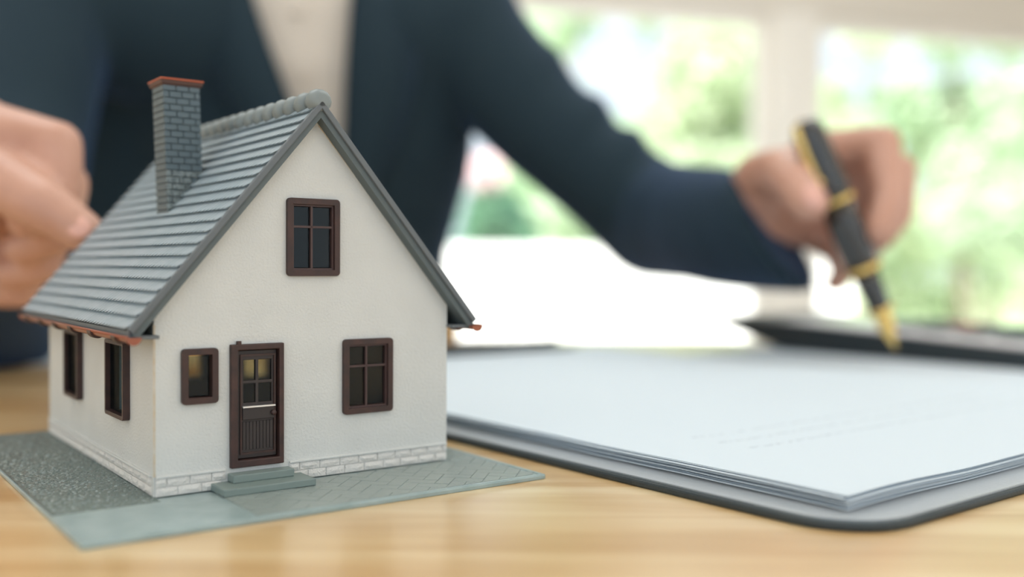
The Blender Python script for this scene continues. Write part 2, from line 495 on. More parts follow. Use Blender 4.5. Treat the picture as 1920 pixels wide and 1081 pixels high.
# door ---------------------------------------------------------------
a, b, c, d = FW['door']
fr = MB(); holes_panel(fr, [(a,c),(b,c),(b,d),(a,d)], [rect(a+.022, b-.016, c+.022, d-.018)], lambda p, q, t: hv(p, -.016+t, q), .04)
door = fr.build('door', M['frame'], house, bevel=.0003)
la, lb, lc, ld = a+.024, b-.018, c+.024, d-.02
leaf = MB()
ga, gb, gc, gd = la+.022, lb-.016, lc+.170, ld-.03
gm = (ga+gb)/2-.002
mz = gc + (gd-gc)*.48
cells = [(ga, gm-.005, gc, mz-.005), (gm+.005, gb, gc, mz-.005), (ga, gm-.005, mz+.005, gd), (gm+.005, gb, mz+.005, gd)]
holes_panel(leaf, rect(la, lb, lc, ld), [rect(*q) for q in cells], lambda p, q, t: hv(p, .004+t, q), .014)
leaf.build('door_leaf', M['door'], door, bevel=.0002)
for q in cells: MB().prism(rect(*q), lambda p: hv(p[0], .010, p[1]), lambda p: hv(p[0], .012, p[1])).build('pane', M['pane'], door)
nm = MB(); holes_panel(nm, rect(ga-.012, gb+.012, lc+.012, ld-.012), [rect(ga-.006, gb+.006, lc+.018, ld-.018)], lambda p, q, t: hv(p, -.001+t, q), .008)
nm.build('door_moulding', M['frame'], door)
g0, g1 = ga-.004, gb+.004; n = 9
for i in range(n):
    x0 = g0 + (g1-g0)*i/n; x1 = g0 + (g1-g0)*(i+1)/n
    MB().box(hv(x0+.0006, .001, lc+.026), hv(x1-.0006, .006, gc-.058)).build('door_slat', M['door'], door, bevel=.0001)
MB().box(hv(ga-.006, -.006, gc-.052), hv(gb+.006, .006, gc-.014)).build('letter_ledge', M['door'], door, bevel=.0002)
MB().box(hv(ga-.007, -.011, gc-.014), hv(gb+.007, .004, gc-.0095)).build('ledge_glint', M['silver_glint'], door)
MB().sphere(hv(gb+.001, -.012, gc-.034), .00085, sc=(1, .8, 1)).build('door_knob', M['frame'], door, smooth=True)
MB().tube([hv(a+.026, -.010, d-.002), hv(a+.026, -.010, d+.010)], .0008, 10).build('door_peg', M['bracket'], door)

# steps ---------------------------------------------------------------
MB().box(hv(.163, -.116, 0), hv(.452, -.001, .022)).build('step', M['step'], house, bevel=.0003)
MB().box(hv(.215, -.050, .022), hv(.411, -.001, .046)).build('step', M['step'], house, bevel=.0003)

# plinth of moulded stones -----------------------------------------------
plinth = empty('plinth', (0, 0, 0)); plinth.parent = house


def stone(x0, x1, z0, z1, fn, k):
    g = MB(); o = .0042 + .0015*random.random()
    nx, nz = 4, 2; vs = []; fs = []
    for j in range(nz+1):
        for i in range(nx+1):
            e = .35 if i in (0, nx) or j in (0, nz) else 1
            h = o*(.55 if e < 1 else 1) + (.004*random.random() if e == 1 else .001*random.random())
            vs.append(fn(x0 + (x1-x0)*i/nx, z0 + (z1-z0)*j/nz, h))
    for j in range(nz):
        for i in range(nx):
            q = j*(nx+1)+i; fs.append((q, q+1, q+nx+2, q+nx+1))
    m0 = len(vs); vs += [fn(x0, z0, -.001), fn(x1, z0, -.001), fn(x1, z1, -.001), fn(x0, z1, -.001)]
    fs.append((m0+3, m0+2, m0+1, m0))
    bt = list(range(nx+1)); tp = list(range(nz*(nx+1), (nz+1)*(nx+1)))
    fs.append(tuple(bt[::-1]) + (m0, m0+1)); fs.append(tuple(tp) + (m0+2, m0+3))
    fs.append(tuple(range(0, (nz+1)*(nx+1), nx+1)) + (m0+3, m0)); fs.append(tuple(range(nx, (nz+1)*(nx+1), nx+1))[::-1] + (m0+1, m0+2))
    g.add(vs, fs).build('stone_block', M['white_stone'], plinth, bevel=.0001)


def stones(s0, s1, fn, w=.066):
    for row, (z0, z1) in enumerate(((.001, .0268), (.0285, .0535))):
        x = s0 - (w*.5 if row else 0)
        while x < s1 - .004:
            ww = w*(.92 + .16*random.random())
            p, q = max(x, s0), min(x + ww - .002, s1)
            if q - p > .012: stone(p, q, z0, z1, fn, row)
            x += ww
    g = MB(); g.prism([(s0, .054), (s1, .054), (s1, .061), (s0, .061)], lambda p: fn(p[0], p[1], -.001), lambda p: fn(p[0], p[1], .009))
    g.build('plinth_ledge', M['wall_white'], plinth, bevel=.0002)


stones(.002, .208, ff); stones(.414, .998, ff)
stones(.024, L-.01, fs_)
stones(.02, L-.01, lambda a_, b_, o_: hv(1+o_, a_, b_)); stones(.02, .99, lambda a_, b_, o_: hv(a_, L+o_, b_))

# roof -----------------------------------------------------------------
RA, RS, HS = 1.189, 1.191, .585           # ridge height, slope, half span
Y0, Y1 = -.05, 1.425
SL = HS*math.hypot(1, RS); TH = math.atan(RS)
roof = MB()
prof = [(.5-HS+.004, RA-RS*HS-.012), (.5, RA-.016), (.5+HS-.004, RA-RS*HS-.012), (.5+HS-.022, RA-RS*HS-.030), (.5, RA-.052), (.5-HS+.022, RA-RS*HS-.030)]
roof.prism(prof, lambda p: hv(p[0], Y0+.004, p[1]), lambda p: hv(p[0], Y1-.004, p[1]))
roof = roof.build('roof', M['soffit'], house)


def rp(side, s, y, h):
    """point on a roof slope: s down from the ridge, h above the tile plane; side -1 left, +1 right"""
    return hv(.5 + side*(s*math.cos(TH) + h*math.sin(TH)), y, RA - s*math.sin(TH) + h*math.cos(TH))


NR, NC = 20, 44
rl = SL/NR


def course(side):
    g = MB(); cols = []
    per = 5; prof_ = [0, .5, .85, 1.0, .2]
    n = NC*per + 1; w = (Y1-Y0-.02)/NC
    for i in range(n):
        k = i % per; y = Y0 + .01 + w*(i//per + (0, .18, .45, .8, .97)[k])
        tooth = prof_[k]
        h = .0035*tooth
        cols.append((y, h, tooth))
    top, mid, bot, und = [], [], [], []
    for y, h, t in cols:
        top.append((-.004, y, h*.6 - .0045)); mid.append((rl*.5, y, h*.8 + .0005)); bot.append((rl + .013*t - .006, y, h + .0060)); und.append((rl + .013*t - .018, y, -.008))
    return [top, mid, bot, und], n


def make_course(side):
    rows, n = course(side); vs = []; fs = []
    for r in rows:
        vs += [r_ for r_ in r]
    for j in range(3):
        for i in range(n-1):
            a_ = j*n+i; fs.append((a_, a_+1, a_+n+1, a_+n))
    for i in (0, n-1): fs.append((i, n+i, 2*n+i, 3*n+i))
    # local frame: (down-slope, along, out) -> house frame direction only
    d = Vector((side*math.cos(TH), 0, -math.sin(TH))); o_ = Vector((side*math.sin(TH), 0, math.cos(TH)))
    return MB().add([(d*s + Vector((0, y, 0)) + o_*h)*U for s, y, h in vs], fs).mesh('tile_course', M['roof_grey'], True)


for side in (-1, 1):
    me = make_course(side)
    me.set_sharp_from_angle(angle=R(38))
    for k in range(NR):
        o = link('tile_course', me, roof); o.location = rp(side, k*rl, 0, 0)
    # verge boards at both gables
    for ya, yb in ((Y0-.006, Y0+.012), (Y1-.012, Y1+.006)):
        g = MB(); q = [(0, .003), (SL+.004, .003), (SL+.004, -.016), (0, -.016)]
        g.prism(q, lambda p: rp(side, p[0], ya, p[1]), lambda p: rp(side, p[0], yb, p[1])).build('verge_board', M['verge_grey'], roof, bevel=.0003)
    # eave board
    xe = .5 + side*(HS-.012); ze = RA-RS*HS
    MB().box(hv(min(xe-.012, xe+.012), Y0+.01, ze-.034), hv(max(xe-.012, xe+.012), Y1-.01, ze-.004)).build('eave_board', M['verge_grey'], roof, bevel=.0003)
    xs = sorted((.5 + side*(.5-.002), .5 + side*(HS-.016)))
    MB().box(hv(xs[0], Y0+.012, ze-.030), hv(xs[1], Y1-.012, ze-.020)).build('eave_soffit', M['verge_grey'], roof)
    # gutter: half round trough with a rolled lip, plugs at the ends
    gx = .5 + side*(HS-.006); gz = ze-.022; gr = .0175
    def arc(rad, lip=False): return [(gx + side*rad*math.cos(t), gz + rad*math.sin(t)) for t in [R(180 + 180*i/10) for i in range(11)]]
    g = MB(); q = arc(gr) + arc(gr-.004)[::-1]
    g.prism(q, lambda p: hv(p[0], Y0-.022, p[1]), lambda p: hv(p[0], Y1+.015, p[1]))
    gut = g.build('gutter', M['copper'], house)
    MB().tube([hv(gx+side*gr, Y0-.022, gz), hv(gx+side*gr, Y1+.015, gz)], .00045, 10).build('gutter_lip', M['copper'], gut, smooth=True)
    for ye in (Y0-.022, Y1+.012):
        MB().prism([(gx + side*(gr+.004)*math.cos(R(180+180*i/10)), gz + (gr+.004)*math.sin(R(180+180*i/10))) for i in range(11)],
                   lambda p: hv(p[0], ye-.003, p[1]), lambda p: hv(p[0], ye+.003, p[1])).build('gutter_end', M['copper'], gut)
    for yb in (.06, .33, .59, .82, 1.05, 1.30):
        g = MB(); q = [(gx + side*(gr+.007)*math.cos(R(180+180*i/10)), gz + (gr+.007)*math.sin(R(180+180*i/10))) for i in range(11)]
        g.prism(q, lambda p: hv(p[0], yb-.022, p[1]), lambda p: hv(p[0], yb+.022, p[1])).build('gutter_bracket', M['bracket'], gut, bevel=.0002)

# ridge tiles -----------------------------------------------------------
step = (Y1-Y0)/17
rid = MB()
pr = [(0, .020), (.004, .030), (.014, .038), (.03, .042), (.046, .037), (.058, .026), (.075, .022), (.09, .022)]
rid.loft([[hv(.5 + rr_*math.cos(t), yy, rr_*math.sin(t)*.95) for t in [2*math.pi*i/14 for i in range(14)]] for yy, rr_ in pr])
rme = rid.mesh('ridge_tile', M['verge_grey'], True)
rme.materials.clear(); rme.materials.append(M['ridge'])
for k in range(17):
    o = link('ridge_tile', rme, roof); o.location = hv(0, Y0 - .006 + k*step, RA + .001)

# chimney ----------------------------------------------------------------
CX0, CX1, CY0, CY1, CT = .214, .340, .559, .682, 1.297
chim = MB(); lean = -.012
def cz(x): return RA - RS*(.5-x)
def cl(x, y, z): return hv(x + lean*(z-.85)/.45, y + .010*(z-.85)/.45, z)
core = [(CX0+.004, CY0+.004), (CX1-.004, CY0+.004), (CX1-.004, CY1-.004), (CX0+.004, CY1-.004)]
chim.prism(core, lambda p: cl(p[0], p[1], cz(p[0])-.03), lambda p: cl(p[0], p[1], CT))
chim = chim.build('chimney', M['mortar'], house)
bh = .0228; nb = 21
bl = .0445


def clip_poly(poly, f):
    out = []
    for i in range(len(poly)):
        p, q = poly[i], poly[(i+1) % len(poly)]; fp, fq = f(p), f(q)
        if fp >= 0: out.append(p)
        if (fp >= 0) != (fq >= 0):
            t = fp/(fp-fq); out.append((p[0]+(q[0]-p[0])*t, p[1]+(q[1]-p[1])*t))
    return out


random.seed(3)
for row in range(nb):
    z1 = CT - row*bh; z0 = z1 - bh + .0025
    # faces front and back: running bond
    for yf, sg in ((CY0, -1), (CY1, 1)):
        x = CX0 - (bl*.55 if row % 2 else 0)
        while x < CX1 - .004:
            p0, p1 = max(x, CX0), min(x+bl-.0028, CX1)
            if p1-p0 > .006:
                poly = clip_poly(rect(p0, p1, z0, z1), lambda p: p[1] - cz(p[0]) + .004)
                if len(poly) >= 3 and max(p[1] for p in poly)-min(p[1] for p in poly) > .006:
                    worn = (row >= 13) and random.random() < .8
                    MB().prism(poly, lambda p: cl(p[0], yf + sg*.0015, p[1]), lambda p: cl(p[0], yf - sg*.005, p[1])).build('brick', M['brick_worn' if worn and sg < 0 else 'brick'], chim, bevel=.00018, seg=1)
            x += bl
    for xf, sg in ((CX0, -1), (CX1, 1)):
        zz0 = max(z0, cz(xf)-.004)
        if z1 - zz0 > .006:
            MB().prism(rect(CY0+.0035, CY1-.002, zz0, z1), lambda p: cl(xf + sg*.0015, p[0], p[1]), lambda p: cl(xf - sg*.005, p[0], p[1])).build('brick', M['brick'], chim, bevel=.00018, seg=1)
cp = MB()
def sq(e, z): return [cl(CX0-e, CY0-e, z), cl(CX1+e, CY0-e, z), cl(CX1+e, CY1+e, z), cl(CX0-e, CY1+e, z)]
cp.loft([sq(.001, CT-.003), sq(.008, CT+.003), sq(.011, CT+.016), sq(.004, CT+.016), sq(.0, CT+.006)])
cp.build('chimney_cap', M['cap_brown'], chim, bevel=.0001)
cr = MB(); cr.loft([sq(.008, CT+.0165), sq(.0125, CT+.017), sq(.0125, CT+.021), sq(.009, CT+.022), sq(.002, CT+.018)])
cr.build('cap_rim', M['cap'], chim, bevel=.0001)

# base plate ---------------------------------------------------------------
PX0, PX1, PY0, PY1 = -.293, 1.140, -.388, 1.450
bp = MB().prism(rr(PX0, PX1, PY0, PY1, .012), lambda p: hv(p[0], p[1], -.016), lambda p: hv(p[0], p[1], -.0028))
bp = bp.build('base_plate', M['plate'], house, bevel=.00025)


def clip_rect(poly, x0, x1, y0, y1):
    for f in (lambda p: p[0]-x0, lambda p: x1-p[0], lambda p: p[1]-y0, lambda p: y1-p[1]):
        if len(poly) < 3: return []
        poly = clip_poly(poly, f)
    return poly


def area(p): return .5*abs(sum(p[i][0]*p[(i+1) % len(p)][1]-p[(i+1) % len(p)][0]*p[i][1] for i in range(len(p))))


pw = .047; np_ = 0; gap = .0011
c45, s45 = math.cos(R(45)), math.sin(R(45))
regions = [(.165, PX1-.022, PY0+.022, -.012), (1.012, PX1-.022, -.012, PY1-.02)]
for i in range(-40, 60):
    for j in range(-40, 60):
        m_ = (i - j) % 4
        if m_ == 0: q = (i, j, 2, 1)
        elif m_ == 1: continue
        elif m_ == 2: q = None
        else: q = None
        if m_ == 3: q = (i, j, 1, 2)       # herringbone of 2:1 pavers
        if q is None: continue
        x0, y0, w_, h_ = q
        pts = [(x0*pw+gap, y0*pw+gap), ((x0+w_)*pw-gap, y0*pw+gap), ((x0+w_)*pw-gap, (y0+h_)*pw-gap), (x0*pw+gap, (y0+h_)*pw-gap)]
        pts = [(c45*x-s45*y, s45*x+c45*y) for x, y in pts]
        for rg in regions:
            pl = clip_rect(pts, *rg)
            if len(pl) >= 3 and area(pl) > .0006:
                dz = .0012*random.random()
                MB().prism(pl, lambda p: hv(p[0], p[1], -.006), lambda p: hv(p[0], p[1], -.001+dz)).build('paver', M['paver'], bp, bevel=.00015, seg=1); np_ += 1
# smooth flagged corner and border strips
for q in ((PX0+.004, .160, PY0+.004, -.055), (.160, PX1-.004, PY0+.003, PY0+.020), (PX1-.020, PX1-.003, PY0+.021, PY1-.004)):
    MB().prism(rect(*q), lambda p: hv(p[0], p[1], -.006), lambda p: hv(p[0], p[1], -.0005)).build('border_strip', M['plate'], bp, bevel=.0002)
# rough ground at the side of the house: one displaced surface
gm_ = MB(); nx, ny = 90, 420
vs = []
for j in range(ny+1):
    for i in range(nx+1):
        x = PX0+.006 + (.002-PX0-.006)*i/nx; y = -.052 + (1.44+.052)*j/ny
        e = min(1, min(i, nx-i+6, j, ny-j)/5)
        h = noise.noise(Vector((x*75, y*75, 0)))*.0042 + noise.noise(Vector((x*130, y*130, 3)))*.0040
        vs.append(hv(x, y, -.0015 + e*h))
fs = [(j*(nx+1)+i, j*(nx+1)+i+1, (j+1)*(nx+1)+i+1, (j+1)*(nx+1)+i) for j in range(ny) for i in range(nx)]
tag(gm_.add(vs, fs).build('gravel', M['gravel'], bp, smooth=True), kind='stuff')
MB().box(hv(-.001, 1.378, -.004), hv(1.01, PY1-.01, -.001)).build('border_strip', M['plate'], bp)

# ================================================================== CLIPBOARD AND PAPER
CA = R(38.6)
cu = Vector((math.cos(CA), math.sin(CA), 0)); cv = Vector((-math.sin(CA), math.cos(CA), 0))
CC = Vector((.0892, .2507, TABLE))
board = tag(empty('clipboard', CC, CA), 'black leatherette clipboard with rounded corner under the stack of papers', 'clipboard')
BWD, BHT, BT = .345, .455, .0030
MB().prism(rr(0, BWD, 0, BHT, .022, 8), lambda p: (p[0], p[1], 0), lambda p: (p[0], p[1], BT-.0006)).build('board_edge', M['pad_edge'], board, bevel=.0008, smooth=False)
MB().prism(rr(.0012, BWD-.0012, .0012, BHT-.0012, .021, 8), lambda p: (p[0], p[1], BT-.0012), lambda p: (p[0], p[1], BT)).build('board_face', M['pad'], board, bevel=.0004)
clip = MB().box((.11, .437, BT), (.285, .452, BT+.0065)).box((.11, .418, BT+.0052), (.285, .437, BT+.0065)).build('clip', M['clip'], board, bevel=.001)
MB().tube([(.11, .445, BT+.008), (.285, .445, BT+.008)], .0025, 12).build('clip_bar', M['clip'], clip, smooth=True)

PW, PH = .305, .42


def paper_mat(printed):
    if not printed: return M['paper']
    m = M['paper'].copy(); m.name = 'white_paper_with_print'
    nt = m.node_tree; p = nt.nodes['Principled BSDF']
    tc = nt.nodes.new('ShaderNodeTexCoord'); sp = nt.nodes.new('ShaderNodeSeparateXYZ')
    nt.links.new(tc.outputs['Object'], sp.inputs[0])
    def mth(op, a_, b_=None):
        n_ = nt.nodes.new('ShaderNodeMath'); n_.operation = op
        for k_, q_ in enumerate((a_, b_)):
            if q_ is None: continue
            if isinstance(q_, (int, float)): n_.inputs[k_].default_value = q_
            else: nt.links.new(q_, n_.inputs[k_])
        return n_.outputs[0]
    # faint typed lines running across the sheet
    fr_ = mth('FRACT', mth('MULTIPLY', sp.outputs[1], 1/.0125))
    line = mth('LESS_THAN', fr_, .16)
    nz = nt.nodes.new('ShaderNodeTexNoise'); nz.inputs['Scale'].default_value = 420
    nt.links.new(tc.outputs['Object'], nz.inputs['Vector'])
    word = mth('GREATER_THAN', nz.outputs[0], .5)
    inx = mth('MULTIPLY', mth('GREATER_THAN', sp.outputs[0], .05), mth('LESS_THAN', sp.outputs[0], .26))
    iny = mth('MULTIPLY', mth('GREATER_THAN', sp.outputs[1], .070), mth('LESS_THAN', sp.outputs[1], .108))
    k_ = mth('MULTIPLY', mth('MULTIPLY', line, word), mth('MULTIPLY', inx, iny))
    k_ = mth('MULTIPLY', k_, .30)
    mx = nt.nodes.new('ShaderNodeMix'); mx.data_type = 'RGBA'
    nt.links.new(k_, mx.inputs[0]); mx.inputs[6].default_value = rgb(206, 216, 224); mx.inputs[7].default_value = rgb(120, 128, 140)
    nt.links.new(mx.outputs[2], p.inputs['Base Color'])
    return m


NS = 13
gx_, gy_ = 36, 48
base = [[BT + .00035]*(gx_+1) for _ in range(gy_+1)]
for k in range(NS):
    ox, oy = random.uniform(-.0012, .0012), random.uniform(-.0012, .0012)
    if k == NS-1: ox = oy = 0
    vs = []; zs = [[0]*(gx_+1) for _ in range(gy_+1)]
    for j in range(gy_+1):
        for i in range(gx_+1):
            x = PW*i/gx_; y = PH*j/gy_
            edge = max(0, 1 - min(x, y)/.05)
            a_ = .5 + .5*noise.noise(Vector((x*16 + k*.35, y*16, k*.55)))
            add = .00023 + (.00008 + .00030*edge)*a_ if k < 6 else .00023 + .00008*a_
            if k == 0: add = .0004 + .0022*max(0, noise.noise(Vector((x*14+5, y*14, 9))))*edge
            z = base[j][i] + add; zs[j][i] = z
            vs.append((.0125 + x + ox, .0125 + y + oy, z))
    if k == NS-1:   # the top page lies flatter
        pass
    n = len(vs); vs += [(x, y, z-.00021) for x, y, z in vs]
    w = gx_+1; fs = []
    for j in range(gy_):
        for i in range(gx_):
            q = j*w+i; fs.append((q, q+1, q+w+1, q+w)); fs.append((n+q, n+q+w, n+q+w+1, n+q+1))
    for i in range(gx_):
        fs.append((i, n+i, n+i+1, i+1)); q = gy_*w+i; fs.append((q, q+1, n+q+1, n+q))
    for j in range(gy_):
        q = j*w; fs.append((q, q+w, n+q+w, n+q)); q = j*w+gx_; fs.append((q, n+q, n+q+w, q+w))
    o = MB().add(vs, fs).build('paper_sheet', paper_mat(k == NS-1), smooth=False)
    o.data.polygons.foreach_set('use_smooth', [True]*len(o.data.polygons)); o.data.set_sharp_from_angle(angle=R(50))
    o.location = CC; o.rotation_euler = (0, 0, CA)
    if k == NS-1: tag(o, 'topmost white page with faint grey printed lines on the clipboard stack', 'paper', 'papers on the clipboard')
    elif k == 0: tag(o, 'lowest wavy white sheet touching the black clipboard face', 'paper', 'papers on the clipboard')
    else: tag(o, 'white sheet %s from the top of the wavy stack on the clipboard' % ('', 'twelfth', 'eleventh', 'tenth', 'ninth', 'eighth', 'seventh', 'sixth', 'fifth', 'fourth', 'third', 'second')[k], 'paper', 'papers on the clipboard')
    base = zs
PAPER_TOP = base[24][18]

# loose sheet at the far side under the left sleeve
o = MB().prism(rect(0, .21, 0, .20), lambda p: (p[0], p[1], 0), lambda p: (p[0], p[1], .0008)).build('paper_sheet', M['paper'])
o.location = (-.385, .665, TABLE + .0002); o.rotation_euler = (0, 0, R(8))
tag(o, 'cream paper lying on the table behind the house under the bent sleeve', 'paper')

# sheet half under the calculator
o = MB().prism(rect(0, .21, 0, .297), lambda p: (p[0], p[1], 0), lambda p: (p[0], p[1], .0006)).build('paper_sheet', M['paper'])
o.location = cu*.577 + cv*.235 + Vector((0, 0, TABLE + .0001)); o.rotation_euler = (0, 0, CA)
tag(o, 'white paper lying flat on the table under the black calculator', 'paper')

# small tan box behind the house
bx = tag(empty('cardboard_box', (-.085, .85, TABLE)), 'small tan cardboard box on the table just behind the house eave', 'box')
MB().box((-.045, -.03, 0), (.038, .03, .013)).build('box_body', M['kraft'], bx, bevel=.0006)
MB().box((-.046, -.031, .013), (.039, .031, .021)).build('box_lid', M['kraft_lid'], bx, bevel=.0006)

# ================================================================== CALCULATOR
CN = Vector((.347, .677, TABLE))             # a point on the near edge
ax = (Vector((.347, .677, 0)) - Vector((.179, .889, 0))).normalized()
tip = Vector((.179, .889, TABLE + .0007))
calc = tag(empty('calculator', tip, math.atan2(ax.y, ax.x)), 'large black desk calculator with raised display end beneath the gold pen nib', 'calculator')
CLN, CWD = .30, .150
side_p = [(0, .0245), (.012, .0265), (CLN-.004, .0125), (CLN, .010), (CLN, .0015), (CLN-.004, 0), (.075, 0), (.004, .0205)]
MB().prism(side_p, lambda p: (p[0], 0, p[1]), lambda p: (p[0], CWD, p[1])).build('calculator_body', M['calc_black'], calc, bevel=.0015)


def ctop(x): return .0265 - (x-.012)*(.014/(CLN-.016))


def slab(x0, x1, y0, y1, h0, h1):
    return MB().prism(rect(x0, x1, y0, y1), lambda p: (p[0], p[1], ctop(p[0])+h0), lambda p: (p[0], p[1], ctop(p[0])+h1))


slab(.072, CLN-.006, .005, CWD-.005, -.001, .0012).build('faceplate', M['calc_silver'], calc, bevel=.0006)
slab(.078, .125, .046, CWD-.012, .0008, .0018).build('display', M['lcd'], calc, bevel=.0004)
slab(.016, .062, .02, CWD-.02, -.001, .0006).build('solar_panel', M['calc_black'], calc, bevel=.0003)
km = {}
for r_ in range(5):
    for c_ in range(6):
        x0 = .140 + r_*.030; y0 = .046 + c_*.0162
        red = (r_ == 1 and c_ in (2, 3))
        slab(x0, x0+.021, y0, y0+.0118, .0008, .0052).build('key', M['key_red' if red else 'key'], calc, bevel=.001)

# ================================================================== PERSON
ppl = Vector((0, 0, 0))
# joints
Ls, Le, Lw = at(62, -14, .85), at(-12, 580, .69), at(-118, 400, .515)
Rs, Re, Rw = at(862, 62, .985), at(1228, 410, .945), at(1405, 420, .745)
neck = at(556, -130, .965); pelvis = Vector((-.245, 1.12, .56)); chest = at(520, 170, 1.0)

bd = MB()
bd.chain([pelvis, Vector((-.24, 1.09, .75)), Vector((-.24, 1.035, .93)), neck], [.11, .095, .09, .05])
bd.cone(Vector((-.24, 1.02, 1.02)), Ls, .06, .045); bd.cone(Vector((-.24, 1.02, 1.02)), Rs, .06, .045)
bd.chain([Ls, Le, Lw], [.046, .036, .026]); bd.chain([Rs, Re, Rw], [.046, .036, .026])
# head (above the frame), face towards the papers
hd = neck + Vector((.015, -.035, .165))
bd.cone(neck, hd + Vector((0, .02, -.05)), .052, .05)
bd.sphere(hd + Vector((0, .012, .035)), .092, 20, 14, (.86, 1.02, 1.02)); bd.sphere(hd + Vector((0, -.022, -.045)), .062, 16, 10, (.92, 1, 1.05))
bd.sphere(hd + Vector((0, -.045, -.085)), .026)
bd.cone(hd + Vector((0, -.078, .03)), hd + Vector((0, -.098, -.006)), .009, .014)
for sx in (-1, 1):
    bd.sphere(hd + Vector((sx*.014, -.088, -.008)), .009); bd.sphere(hd + Vector((sx*.08, .012, .0)), .024, 12, 8, (.3, .65, 1.25))
    bd.cone(hd + Vector((sx*.018, -.078, .036)), hd + Vector((sx*.05, -.062, .036)), .010, .010)
bd.cone(hd + Vector((-.02, -.078, -.044)), hd + Vector((.02, -.078, -.044)), .009, .009)


def finger(pts, rs): bd.chain([at(*p) for p in pts], rs)


# hand on the left of the picture: loosely curled, thumb pointing to the roof
mc = [(-45, 238, .480), (-40, 305, .494), (-42, 372, .508), (-45, 440, .520)]
for q in mc: bd.cone(Lw, at(*q), .021, .0165)
for i in range(3): bd.cone(at(*mc[i]), at(*mc[i+1]), .0155, .0155)
bd.cone(Lw, at(-30, 340, .485), .022, .022)
finger([mc[0], (108, 272, .466), (112, 372, .458), (48, 415, .462)], [.0145, .0115, .0100, .0085])
finger([mc[1], (122, 345, .484), (106, 440, .480), (40, 466, .486)], [.0145, .0115, .0100, .0085])
finger([mc[2], (102, 420, .503), (78, 498, .500), (18, 512, .506)], [.0140, .0108, .0095, .0080])
finger([mc[3], (64, 488, .517), (38, 548, .514), (-12, 552, .519)], [.0130, .0098, .0085, .0072])
finger([(-95, 350, .495), (-5, 335, .447), (84, 385, .436), (158, 436, .432)], [.020, .0140, .0118, .0092])

# writing hand: thumb left of the pen, fingers closing on it from the right
mr = [(1528, 285, .728), (1548, 322, .748), (1535, 372, .760), (1500, 425, .764)]
for q in mr: bd.cone(Rw, at(*q), .023, .0165)
for i in range(3): bd.cone(at(*mr[i]), at(*mr[i+1]), .015, .015)
bd.cone(Rw, at(1455, 330, .725), .023, .020)
finger([mr[0], (1655, 268, .695), (1668, 372, .672), (1646, 434, .660)], [.0155, .0128, .0110, .0094])
bd.cone(at(1545, 352, .757), at(1650, 362, .735), .014, .013)
finger([mr[1], (1688, 318, .722), (1685, 400, .700), (1650, 448, .686)], [.0150, .0118, .0102, .0088])
finger([mr[2], (1640, 400, .742), (1628, 468, .722), (1585, 498, .712)], [.0145, .0110, .0098, .0085])
finger([mr[3], (1566, 466, .750), (1582, 510, .732), (1566, 530, .722)], [.0140, .0100, .0088, .0076])
finger([(1425, 335, .735), (1462, 318, .695), (1488, 340, .660), (1518, 380, .646)], [.020, .0155, .0138, .0125])
person = remeshed(bd, 'person', M['skin'], None, .0026, 5)
tag(person, 'seated person in a dark navy suit and cream shirt holding a pen', 'person')


def worn(mb, name, m, voxel, sm): return remeshed(mb, name, m, person, voxel, sm)


# jacket: torso, shoulders, both sleeves
jk = MB()
cx = -.240
spine = [(.50, 1.13, .175, .135), (.62, 1.11, .172, .128), (.74, 1.085, .168, .122), (.83, 1.06, .170, .122), (.92, 1.035, .197, .128), (1.0, 1.01, .205, .122), (1.06, .995, .185, .105), (1.11, .985, .135, .085), (1.15, .98, .075, .062)]
jk.loft([jk.ring((cx + (.008 if z > 1 else 0), y, z), (0, 0, 1), a_, b_, up=(0, 1, 0), n=32) for z, y, a_, b_ in spine])
sh_c = Vector((cx, 1.0, 1.04))
for q in (Ls, Rs): jk.cone(sh_c + (q-sh_c)*.45, q, .085, .066)


def sleeve(pts, rs, last_n):
    pts = [Vector(p) for p in pts]
    jk.chain(pts[:-1], rs[:-1])
    a_, b_ = pts[-2], pts[-1]; d_ = (b_-a_).normalized(); rings = []
    for t in (0, .25, .5, .75, 1.0):
        nrm = d_.lerp(Vector(last_n).normalized(), t); rings.append(jk.ring(a_.lerp(b_, t), nrm, rs[-2] + (rs[-1]-rs[-2])*t, n=24))
    jk.loft(rings)


sleeve([Rs, at(1008, 225, .968), at(1122, 332, .955), Re, Re.lerp(at(1462, 436, .735), .4), at(1455, 436, .735)], [.062, .053, .047, .056, .050, .0515], (.70, -.45, .52))
sleeve([Ls, Ls.lerp(Le, .5) + Vector((-.01, .01, 0)), Le, Le.lerp(Lw, .5), Le.lerp(Lw, .93)], [.068, .060, .050, .047, .040], Lw-Le)
jk.chain([(-.375, .99, 1.0), (-.40, 1.0, .86), (-.37, 1.03, .66)], [.075, .085, .075])
# creases in the bent sleeve
for t, rr_ in ((.34, .053), (.58, .049), (.76, .050)):
    p = Rs.lerp(Re, t); d_ = (Re-Rs).normalized()
    jk.loft([jk.ring(p - d_*.016, d_, rr_*.9), jk.ring(p, d_ + Vector((0, .2, .2)), rr_*1.05), jk.ring(p + d_*.016, d_, rr_*.9)])
jacket = worn(jk, 'jacket', M['suit'], .006, 4)
# the open front: cut the cloth inside the V where it faces forward
vt0, vt1, vb = at(462, -30, .90), at(668, -30, .90), at(628, 420, .92)


def inV(c):
    f = (c.z - vb.z)/(vt0.z - vb.z)
    return 0 < f < 1.6 and c.y < 1.0 and (vb.x + (vt0.x-vb.x)*f) < c.x < (vb.x + (vt1.x-vb.x)*min(1, f*1.0+.0)**.55)


